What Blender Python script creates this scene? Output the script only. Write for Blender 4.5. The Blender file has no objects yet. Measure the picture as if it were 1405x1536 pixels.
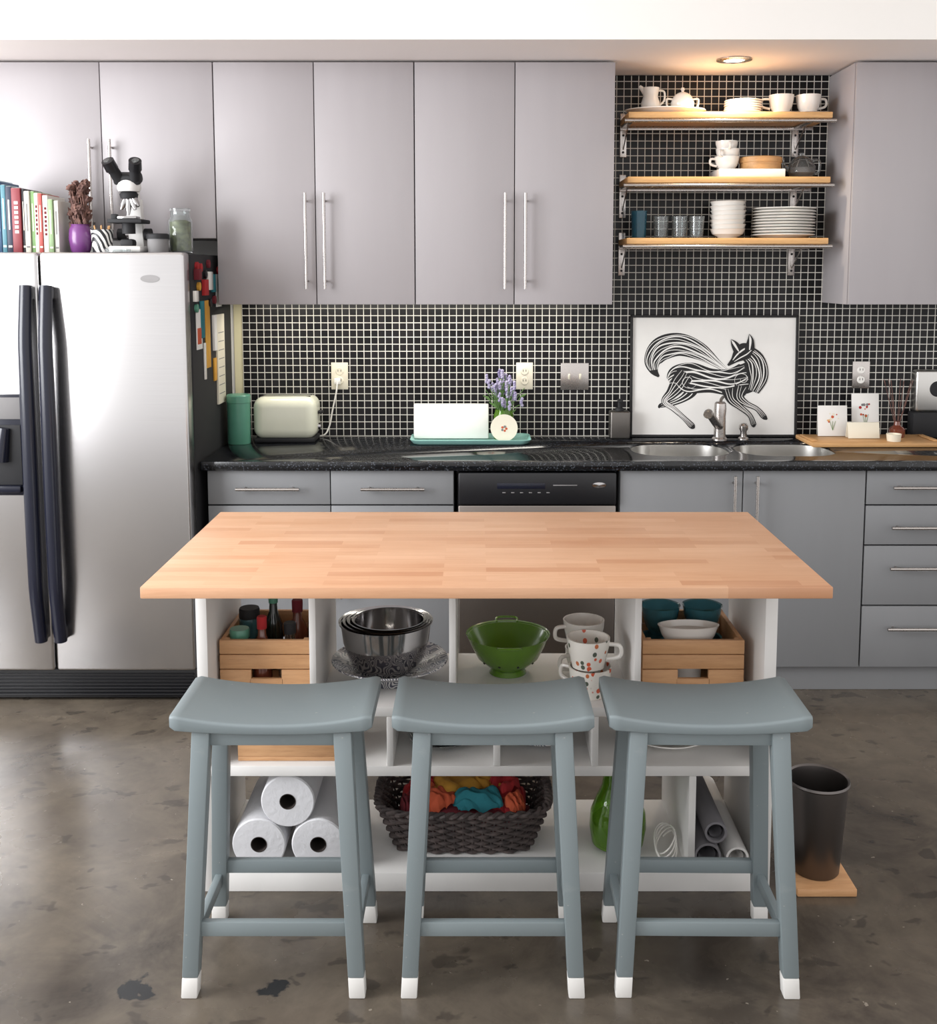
import bpy, bmesh, math, random
from mathutils import Vector, Matrix, Euler, noise
random.seed(7)
scene = bpy.context.scene
COL = bpy.context.collection

# ------------------------------------------------------------------ materials
def lin(c):
    o = []
    for v in c:
        v = v / 255.0
        o.append(v / 12.92 if v <= 0.04045 else ((v + 0.055) / 1.055) ** 2.4)
    return (o[0], o[1], o[2], 1.0)

def newmat(name):
    m = bpy.data.materials.new(name)
    m.use_nodes = True
    nt = m.node_tree
    b = nt.nodes["Principled BSDF"]
    return m, nt, b

def objcoord(nt, scale=(1, 1, 1)):
    tc = nt.nodes.new("ShaderNodeTexCoord")
    mp = nt.nodes.new("ShaderNodeMapping")
    mp.inputs["Scale"].default_value = scale
    nt.links.new(tc.outputs["Object"], mp.inputs["Vector"])
    return mp.outputs["Vector"]

def mixc(nt, fac, a, b, typ='MIX'):
    n = nt.nodes.new("ShaderNodeMix")
    n.data_type = 'RGBA'
    n.blend_type = typ
    if not isinstance(fac, (int, float)):
        nt.links.new(fac, n.inputs[0])
    else:
        n.inputs[0].default_value = fac
    for i, x in ((6, a), (7, b)):
        if isinstance(x, tuple):
            n.inputs[i].default_value = x
        else:
            nt.links.new(x, n.inputs[i])
    return n.outputs[2]

def mul(nt, x, k):
    n = nt.nodes.new("ShaderNodeMath"); n.operation = 'MULTIPLY'; n.inputs[1].default_value = k
    nt.links.new(x, n.inputs[0]); return n.outputs[0]

def noise_n(nt, vec, scale, detail=4, rough=.5, dist=0):
    n = nt.nodes.new("ShaderNodeTexNoise")
    n.inputs["Scale"].default_value = scale
    n.inputs["Detail"].default_value = detail
    n.inputs["Roughness"].default_value = rough
    n.inputs["Distortion"].default_value = dist
    nt.links.new(vec, n.inputs["Vector"])
    return n.outputs["Fac"]

def ramp(nt, fac, p0, p1, c0=(0, 0, 0, 1), c1=(1, 1, 1, 1)):
    n = nt.nodes.new("ShaderNodeValToRGB")
    n.color_ramp.elements[0].position = p0
    n.color_ramp.elements[1].position = p1
    n.color_ramp.elements[0].color = c0
    n.color_ramp.elements[1].color = c1
    nt.links.new(fac, n.inputs["Fac"])
    return n.outputs["Color"]

def bumpn(nt, b, h, strength=.2, dist=.002):
    n = nt.nodes.new("ShaderNodeBump")
    n.inputs["Strength"].default_value = strength
    n.inputs["Distance"].default_value = dist
    nt.links.new(h, n.inputs["Height"])
    nt.links.new(n.outputs["Normal"], b.inputs["Normal"])

def M(name, c, r=.5, m=0, c2=None, vs=6, stretch=(1, 1, 1), bump=0, bs=60, coat=0, trans=0, emit=0, p0=.35, p1=.65, spec=None):
    mt, nt, b = newmat(name)
    b.inputs["Roughness"].default_value = r
    b.inputs["Metallic"].default_value = m
    if spec is not None:
        b.inputs["Specular IOR Level"].default_value = spec
    if coat:
        b.inputs["Coat Weight"].default_value = coat
        b.inputs["Coat Roughness"].default_value = .08
    if trans:
        b.inputs["Transmission Weight"].default_value = trans
        b.inputs["IOR"].default_value = 1.45
    if emit:
        b.inputs["Emission Color"].default_value = lin(c)
        b.inputs["Emission Strength"].default_value = emit
    vec = objcoord(nt, stretch)
    if c2 is None:
        c2 = tuple(x * .97 for x in c)
    f = ramp(nt, noise_n(nt, vec, vs), p0, p1)
    nt.links.new(mixc(nt, f, lin(c), lin(c2)), b.inputs["Base Color"])
    if bump:
        bumpn(nt, b, noise_n(nt, vec, bs), bump)
    return mt

def wood_mat(name, c1, c2, grain, stretch=(1.5, 14, 14), r=.5):
    mt, nt, b = newmat(name)
    b.inputs["Roughness"].default_value = r
    vec = objcoord(nt, stretch)
    f = ramp(nt, noise_n(nt, vec, 3, 6, .6, .6), .3, .7)
    base = mixc(nt, f, lin(c1), lin(c2))
    g = ramp(nt, noise_n(nt, vec, 12, 5, .7, .3), .5, .75)
    nt.links.new(mixc(nt, mul(nt, g, .35), base, lin(grain)), b.inputs["Base Color"])
    bumpn(nt, b, g, .15, .001)
    return mt

def butcher_mat():
    mt, nt, b = newmat("butcher_block_beech")
    b.inputs["Roughness"].default_value = .45
    vec = objcoord(nt)
    br = nt.nodes.new("ShaderNodeTexBrick")
    br.offset = .37; br.offset_frequency = 2; br.squash = 1
    br.inputs["Color1"].default_value = (0, 0, 0, 1)
    br.inputs["Color2"].default_value = (1, 1, 1, 1)
    br.inputs["Mortar"].default_value = (.5, .5, .5, 1)
    br.inputs["Scale"].default_value = 1
    br.inputs["Mortar Size"].default_value = .0003
    br.inputs["Bias"].default_value = 0
    br.inputs["Brick Width"].default_value = .27
    br.inputs["Row Height"].default_value = .036
    nt.links.new(vec, br.inputs["Vector"])
    rc = nt.nodes.new("ShaderNodeValToRGB")
    e = rc.color_ramp.elements
    e[0].position = 0; e[0].color = lin((184, 130, 94))
    e[1].position = 1; e[1].color = lin((211, 166, 132))
    k = e.new(.2); k.color = lin((198, 149, 113))
    k = e.new(.7); k.color = lin((204, 157, 122))
    nt.links.new(br.outputs["Color"], rc.inputs["Fac"])
    v2 = objcoord(nt, (2, 26, 26))
    g = ramp(nt, noise_n(nt, v2, 4, 6, .65, .5), .42, .8)
    c = mixc(nt, mul(nt, g, .4), rc.outputs["Color"], lin((170, 115, 78)))
    big = ramp(nt, noise_n(nt, objcoord(nt, (1, 2.5, 1)), 2.2, 3), .35, .7)
    c = mixc(nt, mul(nt, big, .4), c, lin((213, 173, 142)))
    nt.links.new(c, b.inputs["Base Color"])
    bumpn(nt, b, g, .08, .0006)
    return mt

def tile_mat():
    mt, nt, b = newmat("black_mosaic_tile")
    tc = nt.nodes.new("ShaderNodeTexCoord")
    sp = nt.nodes.new("ShaderNodeSeparateXYZ")
    nt.links.new(tc.outputs["Object"], sp.inputs[0])
    P = .0305
    outs = []
    cells = []
    for ax in ("X", "Z"):
        d = nt.nodes.new("ShaderNodeMath"); d.operation = 'DIVIDE'; d.inputs[1].default_value = P
        nt.links.new(sp.outputs[ax], d.inputs[0])
        f = nt.nodes.new("ShaderNodeMath"); f.operation = 'FRACT'
        nt.links.new(d.outputs[0], f.inputs[0])
        fl = nt.nodes.new("ShaderNodeMath"); fl.operation = 'FLOOR'
        nt.links.new(d.outputs[0], fl.inputs[0]); cells.append(fl.outputs[0])
        pp = nt.nodes.new("ShaderNodeMath"); pp.operation = 'SUBTRACT'; pp.inputs[1].default_value = .5
        nt.links.new(f.outputs[0], pp.inputs[0])
        ab = nt.nodes.new("ShaderNodeMath"); ab.operation = 'ABSOLUTE'
        nt.links.new(pp.outputs[0], ab.inputs[0])
        outs.append(ab.outputs[0])
    mx = nt.nodes.new("ShaderNodeMath"); mx.operation = 'MAXIMUM'
    nt.links.new(outs[0], mx.inputs[0]); nt.links.new(outs[1], mx.inputs[1])
    grout = ramp(nt, mx.outputs[0], .442, .458)
    cb = nt.nodes.new("ShaderNodeCombineXYZ")
    nt.links.new(cells[0], cb.inputs[0]); nt.links.new(cells[1], cb.inputs[1])
    wn = nt.nodes.new("ShaderNodeTexWhiteNoise"); wn.noise_dimensions = '2D'
    nt.links.new(cb.outputs[0], wn.inputs["Vector"])
    tcx = mixc(nt, wn.outputs["Value"], lin((8, 8, 10)), lin((30, 28, 30)))
    nt.links.new(mixc(nt, grout, tcx, lin((214, 211, 203))), b.inputs["Base Color"])
    b.inputs["Specular IOR Level"].default_value = .22
    rr = nt.nodes.new("ShaderNodeMapRange")
    rr.inputs["To Min"].default_value = .28; rr.inputs["To Max"].default_value = .8
    nt.links.new(grout, rr.inputs["Value"])
    nt.links.new(rr.outputs[0], b.inputs["Roughness"])
    inv = nt.nodes.new("ShaderNodeMath"); inv.operation = 'SUBTRACT'; inv.inputs[0].default_value = 1
    nt.links.new(grout, inv.inputs[1])
    bumpn(nt, b, inv.outputs[0], .35, .0007)
    return mt

def granite_mat():
    mt, nt, b = newmat("black_granite")
    b.inputs["Roughness"].default_value = .14
    vec = objcoord(nt)
    v = nt.nodes.new("ShaderNodeTexVoronoi"); v.inputs["Scale"].default_value = 260
    nt.links.new(vec, v.inputs["Vector"])
    f = ramp(nt, noise_n(nt, vec, 130, 4, .75), .56, .74)
    c = mixc(nt, f, lin((9, 10, 13)), lin((48, 53, 62)))
    sep = nt.nodes.new("ShaderNodeSeparateColor"); nt.links.new(v.outputs["Color"], sep.inputs[0])
    f2 = ramp(nt, sep.outputs[0], .90, .94)
    nt.links.new(mixc(nt, mul(nt, f2, .35), c, lin((104, 110, 120))), b.inputs["Base Color"])
    return mt

def concrete_mat():
    mt, nt, b = newmat("polished_concrete")
    vec = objcoord(nt)
    f = ramp(nt, noise_n(nt, vec, .9, 9, .62, .6), .36, .64)
    c = mixc(nt, f, lin((50, 44, 39)), lin((100, 91, 80)))
    f1 = ramp(nt, noise_n(nt, vec, 3.1, 7, .7, .9), .42, .68)
    c = mixc(nt, mul(nt, f1, .45), c, lin((120, 110, 96)))
    f2 = ramp(nt, noise_n(nt, vec, 14, 8, .7, .2), .45, .75)
    c = mixc(nt, mul(nt, f2, .38), c, lin((62, 54, 48)))
    f3 = ramp(nt, noise_n(nt, objcoord(nt, (1, 1.5, 1)), 9, 3, .55, .3), .61, .65)
    c = mixc(nt, mul(nt, f3, .45), c, lin((32, 29, 28)))
    f4 = ramp(nt, noise_n(nt, vec, 46, 2, .5, 0), .74, .76)
    c = mixc(nt, mul(nt, f4, .4), c, lin((180, 170, 155)))
    nz = nt.nodes.new("ShaderNodeTexNoise"); nz.inputs["Scale"].default_value = 22; nz.inputs["Detail"].default_value = 4
    nt.links.new(vec, nz.inputs["Vector"])
    for (sx, sy, sr) in ((-.765, 2.235, .038), (-.46, 2.235, .029)):
        sub = nt.nodes.new("ShaderNodeVectorMath"); sub.operation = 'SUBTRACT'
        sub.inputs[1].default_value = (sx, sy, 0)
        nt.links.new(vec, sub.inputs[0])
        ln = nt.nodes.new("ShaderNodeVectorMath"); ln.operation = 'LENGTH'
        nt.links.new(sub.outputs[0], ln.inputs[0])
        ad = nt.nodes.new("ShaderNodeMath"); ad.operation = 'MULTIPLY_ADD'
        ad.inputs[1].default_value = .11; nt.links.new(nz.outputs["Fac"], ad.inputs[0])
        nt.links.new(ln.outputs["Value"], ad.inputs[2])
        th = ramp(nt, ad.outputs[0], sr + .05, sr + .056, (1, 1, 1, 1), (0, 0, 0, 1))
        c = mixc(nt, th, c, lin((28, 30, 32)))
    nt.links.new(c, b.inputs["Base Color"])
    rr = nt.nodes.new("ShaderNodeMapRange")
    rr.inputs["To Min"].default_value = .16; rr.inputs["To Max"].default_value = .36
    nt.links.new(noise_n(nt, vec, 4, 6), rr.inputs["Value"])
    nt.links.new(rr.outputs[0], b.inputs["Roughness"])
    bumpn(nt, b, noise_n(nt, vec, 30, 5), .06, .002)
    return mt

def steel_mat(name, c=(190, 188, 186), r=.3, stretch=(1, 1, 120), var=.04):
    mt, nt, b = newmat(name)
    b.inputs["Metallic"].default_value = 1
    vec = objcoord(nt, stretch)
    f = noise_n(nt, vec, 4, 3)
    nt.links.new(mixc(nt, f, lin(c), lin(tuple(x * .96 for x in c))), b.inputs["Base Color"])
    rr = nt.nodes.new("ShaderNodeMapRange")
    rr.inputs["To Min"].default_value = r - var; rr.inputs["To Max"].default_value = r + var
    nt.links.new(f, rr.inputs["Value"]); nt.links.new(rr.outputs[0], b.inputs["Roughness"])
    return mt

def check_mat(name, ca, cb, scale, r=.4, dist=6, lo=.45, hi=.55):
    mt, nt, b = newmat(name)
    b.inputs["Roughness"].default_value = r
    w = nt.nodes.new("ShaderNodeTexWave"); w.wave_type = 'BANDS'; w.bands_direction = 'DIAGONAL'
    w.inputs["Scale"].default_value = scale; w.inputs["Distortion"].default_value = dist; w.inputs["Detail"].default_value = 0
    nt.links.new(objcoord(nt), w.inputs["Vector"])
    nt.links.new(mixc(nt, ramp(nt, w.outputs["Fac"], lo, hi), lin(ca), lin(cb)), b.inputs["Base Color"])
    return mt

def mug_mat():
    mt, nt, b = newmat("printed_mug")
    b.inputs["Roughness"].default_value = .2
    v = nt.nodes.new("ShaderNodeTexVoronoi"); v.inputs["Scale"].default_value = 62
    vec = objcoord(nt, (1, 1, .8)); nt.links.new(vec, v.inputs["Vector"])
    mask = ramp(nt, v.outputs["Distance"], .34, .40, (1, 1, 1, 1), (0, 0, 0, 1))
    sep = nt.nodes.new("ShaderNodeSeparateColor"); nt.links.new(v.outputs["Color"], sep.inputs[0])
    keep = ramp(nt, sep.outputs[0], .5, .52)
    mm = nt.nodes.new("ShaderNodeMath"); mm.operation = 'MULTIPLY'; nt.links.new(mask, mm.inputs[0]); nt.links.new(keep, mm.inputs[1])
    rc = nt.nodes.new("ShaderNodeValToRGB"); rc.color_ramp.interpolation = 'CONSTANT'
    e = rc.color_ramp.elements; e[0].color = lin((204, 92, 62)); e[1].position = .45; e[1].color = lin((84, 92, 80))
    k = e.new(.75); k.color = lin((190, 110, 70))
    nt.links.new(sep.outputs[1], rc.inputs["Fac"])
    nt.links.new(mixc(nt, mm.outputs[0], lin((226, 222, 214)), rc.outputs["Color"]), b.inputs["Base Color"])
    return mt

def stool_paint():
    mt, nt, b = newmat("bluegrey_paint")
    b.inputs["Roughness"].default_value = .48
    f = ramp(nt, noise_n(nt, objcoord(nt, (1, 1, .6)), 2.5, 2, .5, .2), .3, .75)
    c = mixc(nt, f, lin((120, 130, 133)), lin((125, 135, 137)))
    g = ramp(nt, noise_n(nt, objcoord(nt, (2.5, 30, 4)), 6, 5, .6, .2), .62, .8)
    c = mixc(nt, mul(nt, g, .22), c, lin((160, 164, 163)))
    w = ramp(nt, noise_n(nt, objcoord(nt, (1, 1, 1)), 60, 2, .5, 0), .76, .78)
    c = mixc(nt, mul(nt, w, .45), c, lin((176, 174, 168)))
    nt.links.new(c, b.inputs["Base Color"])
    bumpn(nt, b, noise_n(nt, objcoord(nt, (2, 9, 5)), 20, 4), .06, .001)
    return mt

MAT = dict(
    wall=M("white_wall_paint", (240, 237, 233), .8, c2=(239, 236, 232), bump=.03, bs=120),
    soffit=M("soffit_paint", (246, 238, 235), .8, c2=(245, 237, 234)),
    cream=M("cream_wall", (222, 214, 176), .8),
    upper=M("grey_laminate", (163, 158, 160), .45, c2=(161, 156, 158), vs=3, stretch=(4, 4, .6)),
    lower=M("grey_laminate_base", (127, 128, 130), .45, c2=(125, 126, 128), vs=3, stretch=(4, 4, .6)),
    gap=M("dark_gap", (30, 30, 34), .8),
    tile=tile_mat(), granite=granite_mat(), floor=concrete_mat(), butcher=butcher_mat(),
    steel=steel_mat("brushed_steel", (196, 194, 190), .3, (140, 140, 1)),
    steelh=steel_mat("brushed_steel_fridge", (199, 197, 197), .26, (1, 1, 160), .012),
    steeld=steel_mat("brushed_steel_dishwasher", (140, 132, 126), .36, (1, 1, 160), .015),
    handle=steel_mat("satin_nickel", (190, 184, 180), .28, (40, 40, 40)),
    chrome=steel_mat("polished_steel", (176, 174, 174), .12, (5, 5, 5)),
    darkchrome=steel_mat("dull_bin_steel", (112, 107, 105), .38, (3, 3, 3)),
    black=M("black_plastic", (18, 18, 22), .35),
    navy=M("glossy_navy_plastic", (18, 21, 36), .25),
    blackmat=M("matt_black", (24, 24, 27), .7),
    white=M("white_paint", (222, 220, 217), .5),
    china=M("white_china", (236, 233, 227), .15, coat=.5),
    paper=M("white_paper", (228, 226, 222), .8),
    towel=M("paper_towel", (220, 220, 223), .95, bump=.6, bs=90),
    board=M("cardboard_core", (52, 44, 40), .9),
    stool=stool_paint(),
    tip=M("white_leg_tip", (226, 224, 220), .5),
    pine=wood_mat("pine_wood", (222, 176, 118), (206, 156, 100), (160, 108, 64)),
    pine2=wood_mat("crate_wood", (208, 162, 118), (190, 142, 98), (146, 98, 62)),
    oak=wood_mat("oak_board", (200, 156, 104), (182, 136, 86), (140, 94, 58)),
    teal=M("teal_enamel", (142, 192, 184), .35),
    mint=M("mint_green_metal", (88, 146, 124), .3, c2=(78, 134, 112)),
    toast=M("cream_enamel", (232, 233, 212), .25, coat=.4),
    green=M("green_enamel", (96, 138, 36), .25, c2=(86, 128, 28), coat=.4),
    gglass=M("green_glass", (150, 200, 70), .05, trans=.8, c2=(130, 184, 50)),
    glass=M("clear_glass", (235, 240, 240), .03, trans=.95),
    blueglass=M("blue_glass", (70, 140, 165), .06, trans=.75),
    tealglass=M("teal_glass", (90, 150, 162), .08, trans=.6),
    jarleaf=M("dried_herbs", (130, 138, 84), .9, c2=(84, 92, 50), vs=60, bump=1),
    purple=M("purple_glaze", (112, 62, 120), .25),
    brown=M("dried_flower", (120, 88, 78), .9, c2=(84, 60, 56), vs=50, bump=1),
    leaf=M("lavender_stem", (96, 130, 70), .7),
    lav=M("lavender_bloom", (176, 170, 192), .9, c2=(140, 130, 166), vs=60),
    wicker=M("dark_wicker", (84, 73, 70), .75, c2=(56, 49, 48), vs=40, bump=.4),
    red=M("red_cloth", (172, 40, 42), .9, c2=(148, 30, 36), bump=.4, bs=160),
    yellow=M("yellow_cloth", (206, 156, 62), .9, c2=(190, 134, 46), bump=.4, bs=160),
    tealc=M("teal_cloth", (36, 116, 126), .9, c2=(28, 98, 108), bump=.4, bs=160),
    orange=M("orange_cloth", (190, 84, 52), .9, bump=.4, bs=160),
    maroon=M("maroon_cloth", (104, 28, 38), .9, bump=.4, bs=160),
    ink=M("black_ink", (22, 21, 22), .7),
    inkg=M("grey_ink", (120, 118, 118), .7),
    soap=steel_mat("pewter", (112, 108, 104), .4, (20, 20, 20)),
    ivory=M("ivory_plate", (224, 217, 198), .35),
    chev=check_mat("chevron_print", (232, 230, 226), (30, 30, 34), 22),
    plate_p=check_mat("patterned_china", (206, 204, 202), (84, 86, 98), 34, .2, 22),
    mugp=mug_mat(),
    greyroll=M("grey_paper_roll", (120, 118, 122), .8),
    oil=M("amber_glass", (110, 56, 40), .15, coat=.6),
    dkglass=M("dark_bottle", (26, 34, 30), .12, coat=.6),
    lamp=M("halogen_lamp", (255, 236, 200), .5, emit=12),
)

# ------------------------------------------------------------------ mesh builder
class B:
    def __init__(s, name):
        s.n = name; s.bm = bmesh.new(); s.ms = []
    def mi(s, m):
        m = MAT[m] if isinstance(m, str) else m
        if m not in s.ms: s.ms.append(m)
        return s.ms.index(m)
    def add(s, vs, fs, m):
        i = s.mi(m)
        bv = [s.bm.verts.new(v) for v in vs]
        for f in fs:
            try:
                nf = s.bm.faces.new([bv[k] for k in f]); nf.material_index = i; nf.smooth = True
            except ValueError:
                pass
    def addbm(s, t, m, mat=None):
        t.verts.index_update()
        vs = [(mat @ v.co if mat else v.co.copy()) for v in t.verts]
        fs = [[v.index for v in f.verts] for f in t.faces]
        s.add(vs, fs, m); t.free()
    def box(s, c, size, m, bev=.002, rot=None, seg=2):
        t = bmesh.new()
        bmesh.ops.create_cube(t, size=1)
        for v in t.verts:
            v.co = Vector((v.co.x * size[0], v.co.y * size[1], v.co.z * size[2]))
        if bev:
            bev = min(bev, min(size) * .48)
            bmesh.ops.bevel(t, geom=list(t.edges), offset=bev, segments=seg, affect='EDGES', profile=.5)
        mt = Matrix.Translation(c)
        if rot: mt = mt @ Euler(rot).to_matrix().to_4x4()
        s.addbm(t, m, mt)
    def bx(s, x0, x1, y0, y1, z0, z1, m, bev=.002, seg=2):
        s.box(((x0 + x1) / 2, (y0 + y1) / 2, (z0 + z1) / 2), (abs(x1 - x0), abs(y1 - y0), abs(z1 - z0)), m, bev, None, seg)
    def prism(s, pb, pt, sx, sy, m, sx2=None, sy2=None):
        sx2 = sx2 or sx; sy2 = sy2 or sy
        vs = []
        for p, a, b in ((pb, sx, sy), (pt, sx2, sy2)):
            for dx, dy in ((-1, -1), (1, -1), (1, 1), (-1, 1)):
                vs.append((p[0] + dx * a / 2, p[1] + dy * b / 2, p[2]))
        t = bmesh.new()
        bv = [t.verts.new(v) for v in vs]
        for f in ((3, 2, 1, 0), (4, 5, 6, 7), (0, 1, 5, 4), (1, 2, 6, 5), (2, 3, 7, 6), (3, 0, 4, 7)):
            t.faces.new([bv[k] for k in f])
        bmesh.ops.bevel(t, geom=list(t.edges), offset=min(.003, min(sx, sy) * .3), segments=2, affect='EDGES', profile=.5)
        s.addbm(t, m)
    def lathe(s, c, prof, m, seg=36, rot=None, sc=(1, 1)):
        vs = []; fs = []; n = len(prof)
        R = Euler(rot).to_matrix() if rot else None
        c = Vector(c)
        for k in range(seg):
            a = 2 * math.pi * k / seg
            for r, z in prof:
                v = Vector((max(r, .00005) * math.cos(a) * sc[0], max(r, .00005) * math.sin(a) * sc[1], z))
                vs.append((R @ v if R else v) + c)
        for k in range(seg):
            k2 = (k + 1) % seg
            for j in range(n - 1):
                fs.append((k * n + j, k2 * n + j, k2 * n + j + 1, k * n + j + 1))
        s.add(vs, fs, m)
    def tube(s, pts, r, m, seg=8, closed=False, flat=1):
        pts = [Vector(p) for p in pts]; n = len(pts)
        rs = r if isinstance(r, (list, tuple)) else [r] * n
        vs = []; fs = []
        prev = None
        for i, p in enumerate(pts):
            if closed: t = pts[(i + 1) % n] - pts[i - 1]
            else: t = pts[min(i + 1, n - 1)] - pts[max(i - 1, 0)]
            if t.length < 1e-9: t = Vector((0, 0, 1))
            t.normalize()
            if prev is None:
                up = Vector((0, 0, 1)) if abs(t.z) < .9 else Vector((1, 0, 0))
                nn = (up - t * up.dot(t)).normalized()
            else:
                nn = prev - t * prev.dot(t)
                nn.normalize()
            prev = nn; bb = t.cross(nn)
            for k in range(seg):
                a = 2 * math.pi * k / seg
                vs.append(p + nn * math.cos(a) * rs[i] + bb * math.sin(a) * rs[i] * flat)
        m_ = n if closed else n - 1
        for i in range(m_):
            j = (i + 1) % n
            for k in range(seg):
                k2 = (k + 1) % seg
                fs.append((i * seg + k, i * seg + k2, j * seg + k2, j * seg + k))
        if not closed:
            fs.append(tuple(range(seg))[::-1]); fs.append(tuple((n - 1) * seg + k for k in range(seg)))
        s.add(vs, fs, m)
    def cyl(s, a, b, r, m, r2=None, seg=24):
        s.tube([a, b], [r, r if r2 is None else r2], m, seg)
    def ball(s, c, r, m, amp=0, fr=10, sub=3):
        t = bmesh.new()
        bmesh.ops.create_icosphere(t, subdivisions=sub, radius=1)
        r = r if isinstance(r, (list, tuple)) else (r, r, r)
        for v in t.verts:
            k = 1 + (amp * noise.noise(Vector((v.co.x + c[0] * 7, v.co.y + c[1] * 5, v.co.z + c[2])) * fr) if amp else 0)
            v.co = Vector((v.co.x * r[0] * k + c[0], v.co.y * r[1] * k + c[1], v.co.z * r[2] * k + c[2]))
        s.addbm(t, m)
    def done(s, smooth_angle=.6, parent=None):
        bm = s.bm
        bmesh.ops.recalc_face_normals(bm, faces=bm.faces)
        for e in bm.edges:
            if len(e.link_faces) == 2 and e.calc_face_angle(0) > smooth_angle: e.smooth = False
        lo = Vector((1e9,) * 3); hi = -lo
        for v in bm.verts:
            for k in range(3):
                lo[k] = min(lo[k], v.co[k]); hi[k] = max(hi[k], v.co[k])
        o = Vector(((lo.x + hi.x) / 2, (lo.y + hi.y) / 2, lo.z))
        for v in bm.verts: v.co -= o
        me = bpy.data.meshes.new(s.n); bm.to_mesh(me); bm.free()
        for m in s.ms: me.materials.append(m)
        ob = bpy.data.objects.new(s.n, me); ob.location = o
        COL.objects.link(ob)
        if parent: ob.parent = parent
        return ob

def smooth_pts(pts, k=8):
    out = []
    n = len(pts)
    for i in range(n - 1):
        p0 = pts[max(i - 1, 0)]; p1 = pts[i]; p2 = pts[i + 1]; p3 = pts[min(i + 2, n - 1)]
        for j in range(k):
            t = j / k
            out.append(tuple(.5 * ((2 * b) + (-a + c) * t + (2 * a - 5 * b + 4 * c - d) * t * t + (-a + 3 * b - 3 * c + d) * t ** 3)
                             for a, b, c, d in zip(p0, p1, p2, p3)))
    out.append(tuple(pts[-1]))
    return out

WY = 4.54      # back wall
UF = 4.21      # upper cabinet door face
BF = 3.93      # base cabinet door face
CZ = .905      # counter top height

# ------------------------------------------------------------------ room
b = B("floor"); b.bx(-4.5, 4.0, -3.5, 4.7, -.1, 0, "floor", 0); fl = b.done()
for v in fl.data.vertices: v.co += fl.location
fl.location = (0, 0, 0)
b = B("wall_back"); b.bx(-4.5, 4.0, WY, WY + .15, 0, 3.1, "wall", 0); b.done()
b = B("ceiling"); b.bx(-4.5, 4.0, 1.6, WY + .15, 3.1, 3.2, "wall", 0); b.done()
b = B("wall_soffit")
b.bx(-4.5, 4.0, 3.85, 3.86, 2.425, 3.1, "wall", 0)
b.bx(-4.5, 4.0, 3.8601, WY, 2.425, 2.46, "soffit", 0)
b.done()
b = B("wall_backsplash"); b.bx(-1.0, 2.6, WY - .008, WY - .001, CZ, 2.424, "tile", 0); b.done()

# ------------------------------------------------------------------ upper cabinets
def bar_handle(b, p0, p1, out=.032, r=.006):
    p0 = Vector(p0); p1 = Vector(p1); o = Vector((0, -out, 0))
    b.cyl(p0 + o, p1 + o, r, "handle", seg=14)
    d = (p1 - p0).normalized() * .03
    for q in (p0 + d, p1 - d):
        b.cyl(q, q + o, .0045, "handle", seg=10)

def upper(x0, xs, z0, z1, handles):
    b = B("wall_cabinet")
    x1 = xs[-1]
    b.bx(x0 + .001, x1 - .001, UF + .02, WY - .009, z0, z1, "upper", .001)
    b.bx(x0 + .003, x1 - .003, UF + .0165, UF + .0199, z0 + .002, z1 - .002, "gap", 0)
    pr = x0
    for x in xs:
        b.bx(pr + .0018, x - .0018, UF, UF + .016, z0 + .001, z1 - .002, "upper", .0012)
        pr = x
    for hx, h0, h1 in handles:
        bar_handle(b, (hx, UF, h0), (hx, UF, h1))
    return b.done()
ZT = 2.418
upper(-1.90, [-1.460, -1.022], 1.74, ZT, [(-1.50, 1.77, 2.12), (-1.42, 1.77, 2.12)])
upper(-1.021, [-.631, -.242], 1.48, ZT, [(-.667, 1.543, 1.915), (-.594, 1.543, 1.915)])
upper(-.241, [.150, .540], 1.48, ZT, [(.113, 1.543, 1.915), (.192, 1.543, 1.915)])
upper(1.472, [1.92, 2.37], 1.48, ZT, [(1.88, 1.543, 1.915), (1.96, 1.543, 1.915)])

# ------------------------------------------------------------------ base cabinets
def base(x0, x1, parts, handles, name="base_cabinet", hollow=False):
    b = B(name)
    if hollow:
        b.bx(x0 + .001, x0 + .019, BF + .02, WY - .01, .10, .868, "lower", .001)
        b.bx(x1 - .019, x1 - .001, BF + .02, WY - .01, .10, .868, "lower", .001)
        b.bx(x0 + .02, x1 - .02, BF + .021, WY - .011, .10, .118, "lower", .001)
        b.bx(x0 + .02, x1 - .02, WY - .02, WY - .011, .12, .868, "lower", .001)
    else:
        b.bx(x0 + .001, x1 - .001, BF + .02, WY - .01, .10, .868, "lower", .001)
    b.bx(x0, x1, BF + .045, WY - .02, 0, .10, "gap", 0)
    b.bx(x0 + .003, x1 - .003, BF + .0165, BF + .0199, .103, .866, "gap", 0)
    for a, c, z0, z1 in parts:
        b.bx(a + .002, c - .002, BF, BF + .016, z0 + .002, z1 - .002, "lower", .0012)
    for h in handles: bar_handle(b, *h)
    return b.done()
w1, w2, w3 = -1.013, -.549, -.084
base(w1, w3, [(w1, w2, .735, .868), (w2, w3, .735, .868), (w1, w2, .10, .733), (w2, w3, .10, .733)],
     [((-.90, BF, .800), (-.662, BF, .800)), ((-.432, BF, .800), (-.194, BF, .800)),
      ((-.585, BF, .38), (-.585, BF, .66)), ((-.512, BF, .38), (-.512, BF, .66))])
base(.540, 1.467, [(.540, 1.004, .10, .868), (1.004, 1.467, .10, .868)],
     [((.968, BF, .50), (.968, BF, .85)), ((1.052, BF, .50), (1.052, BF, .85))], hollow=True)
base(1.469, 2.37, [(1.469, 1.92, z0, z1) for z0, z1 in ((.735, .868), (.58, .733), (.345, .578), (.10, .343))] + [(1.92, 2.37, .10, .868)],
     [((1.56, BF, z), (1.83, BF, z)) for z in (.805, .652, .495, .26)])
b = B("toe_kick_panel")
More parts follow.
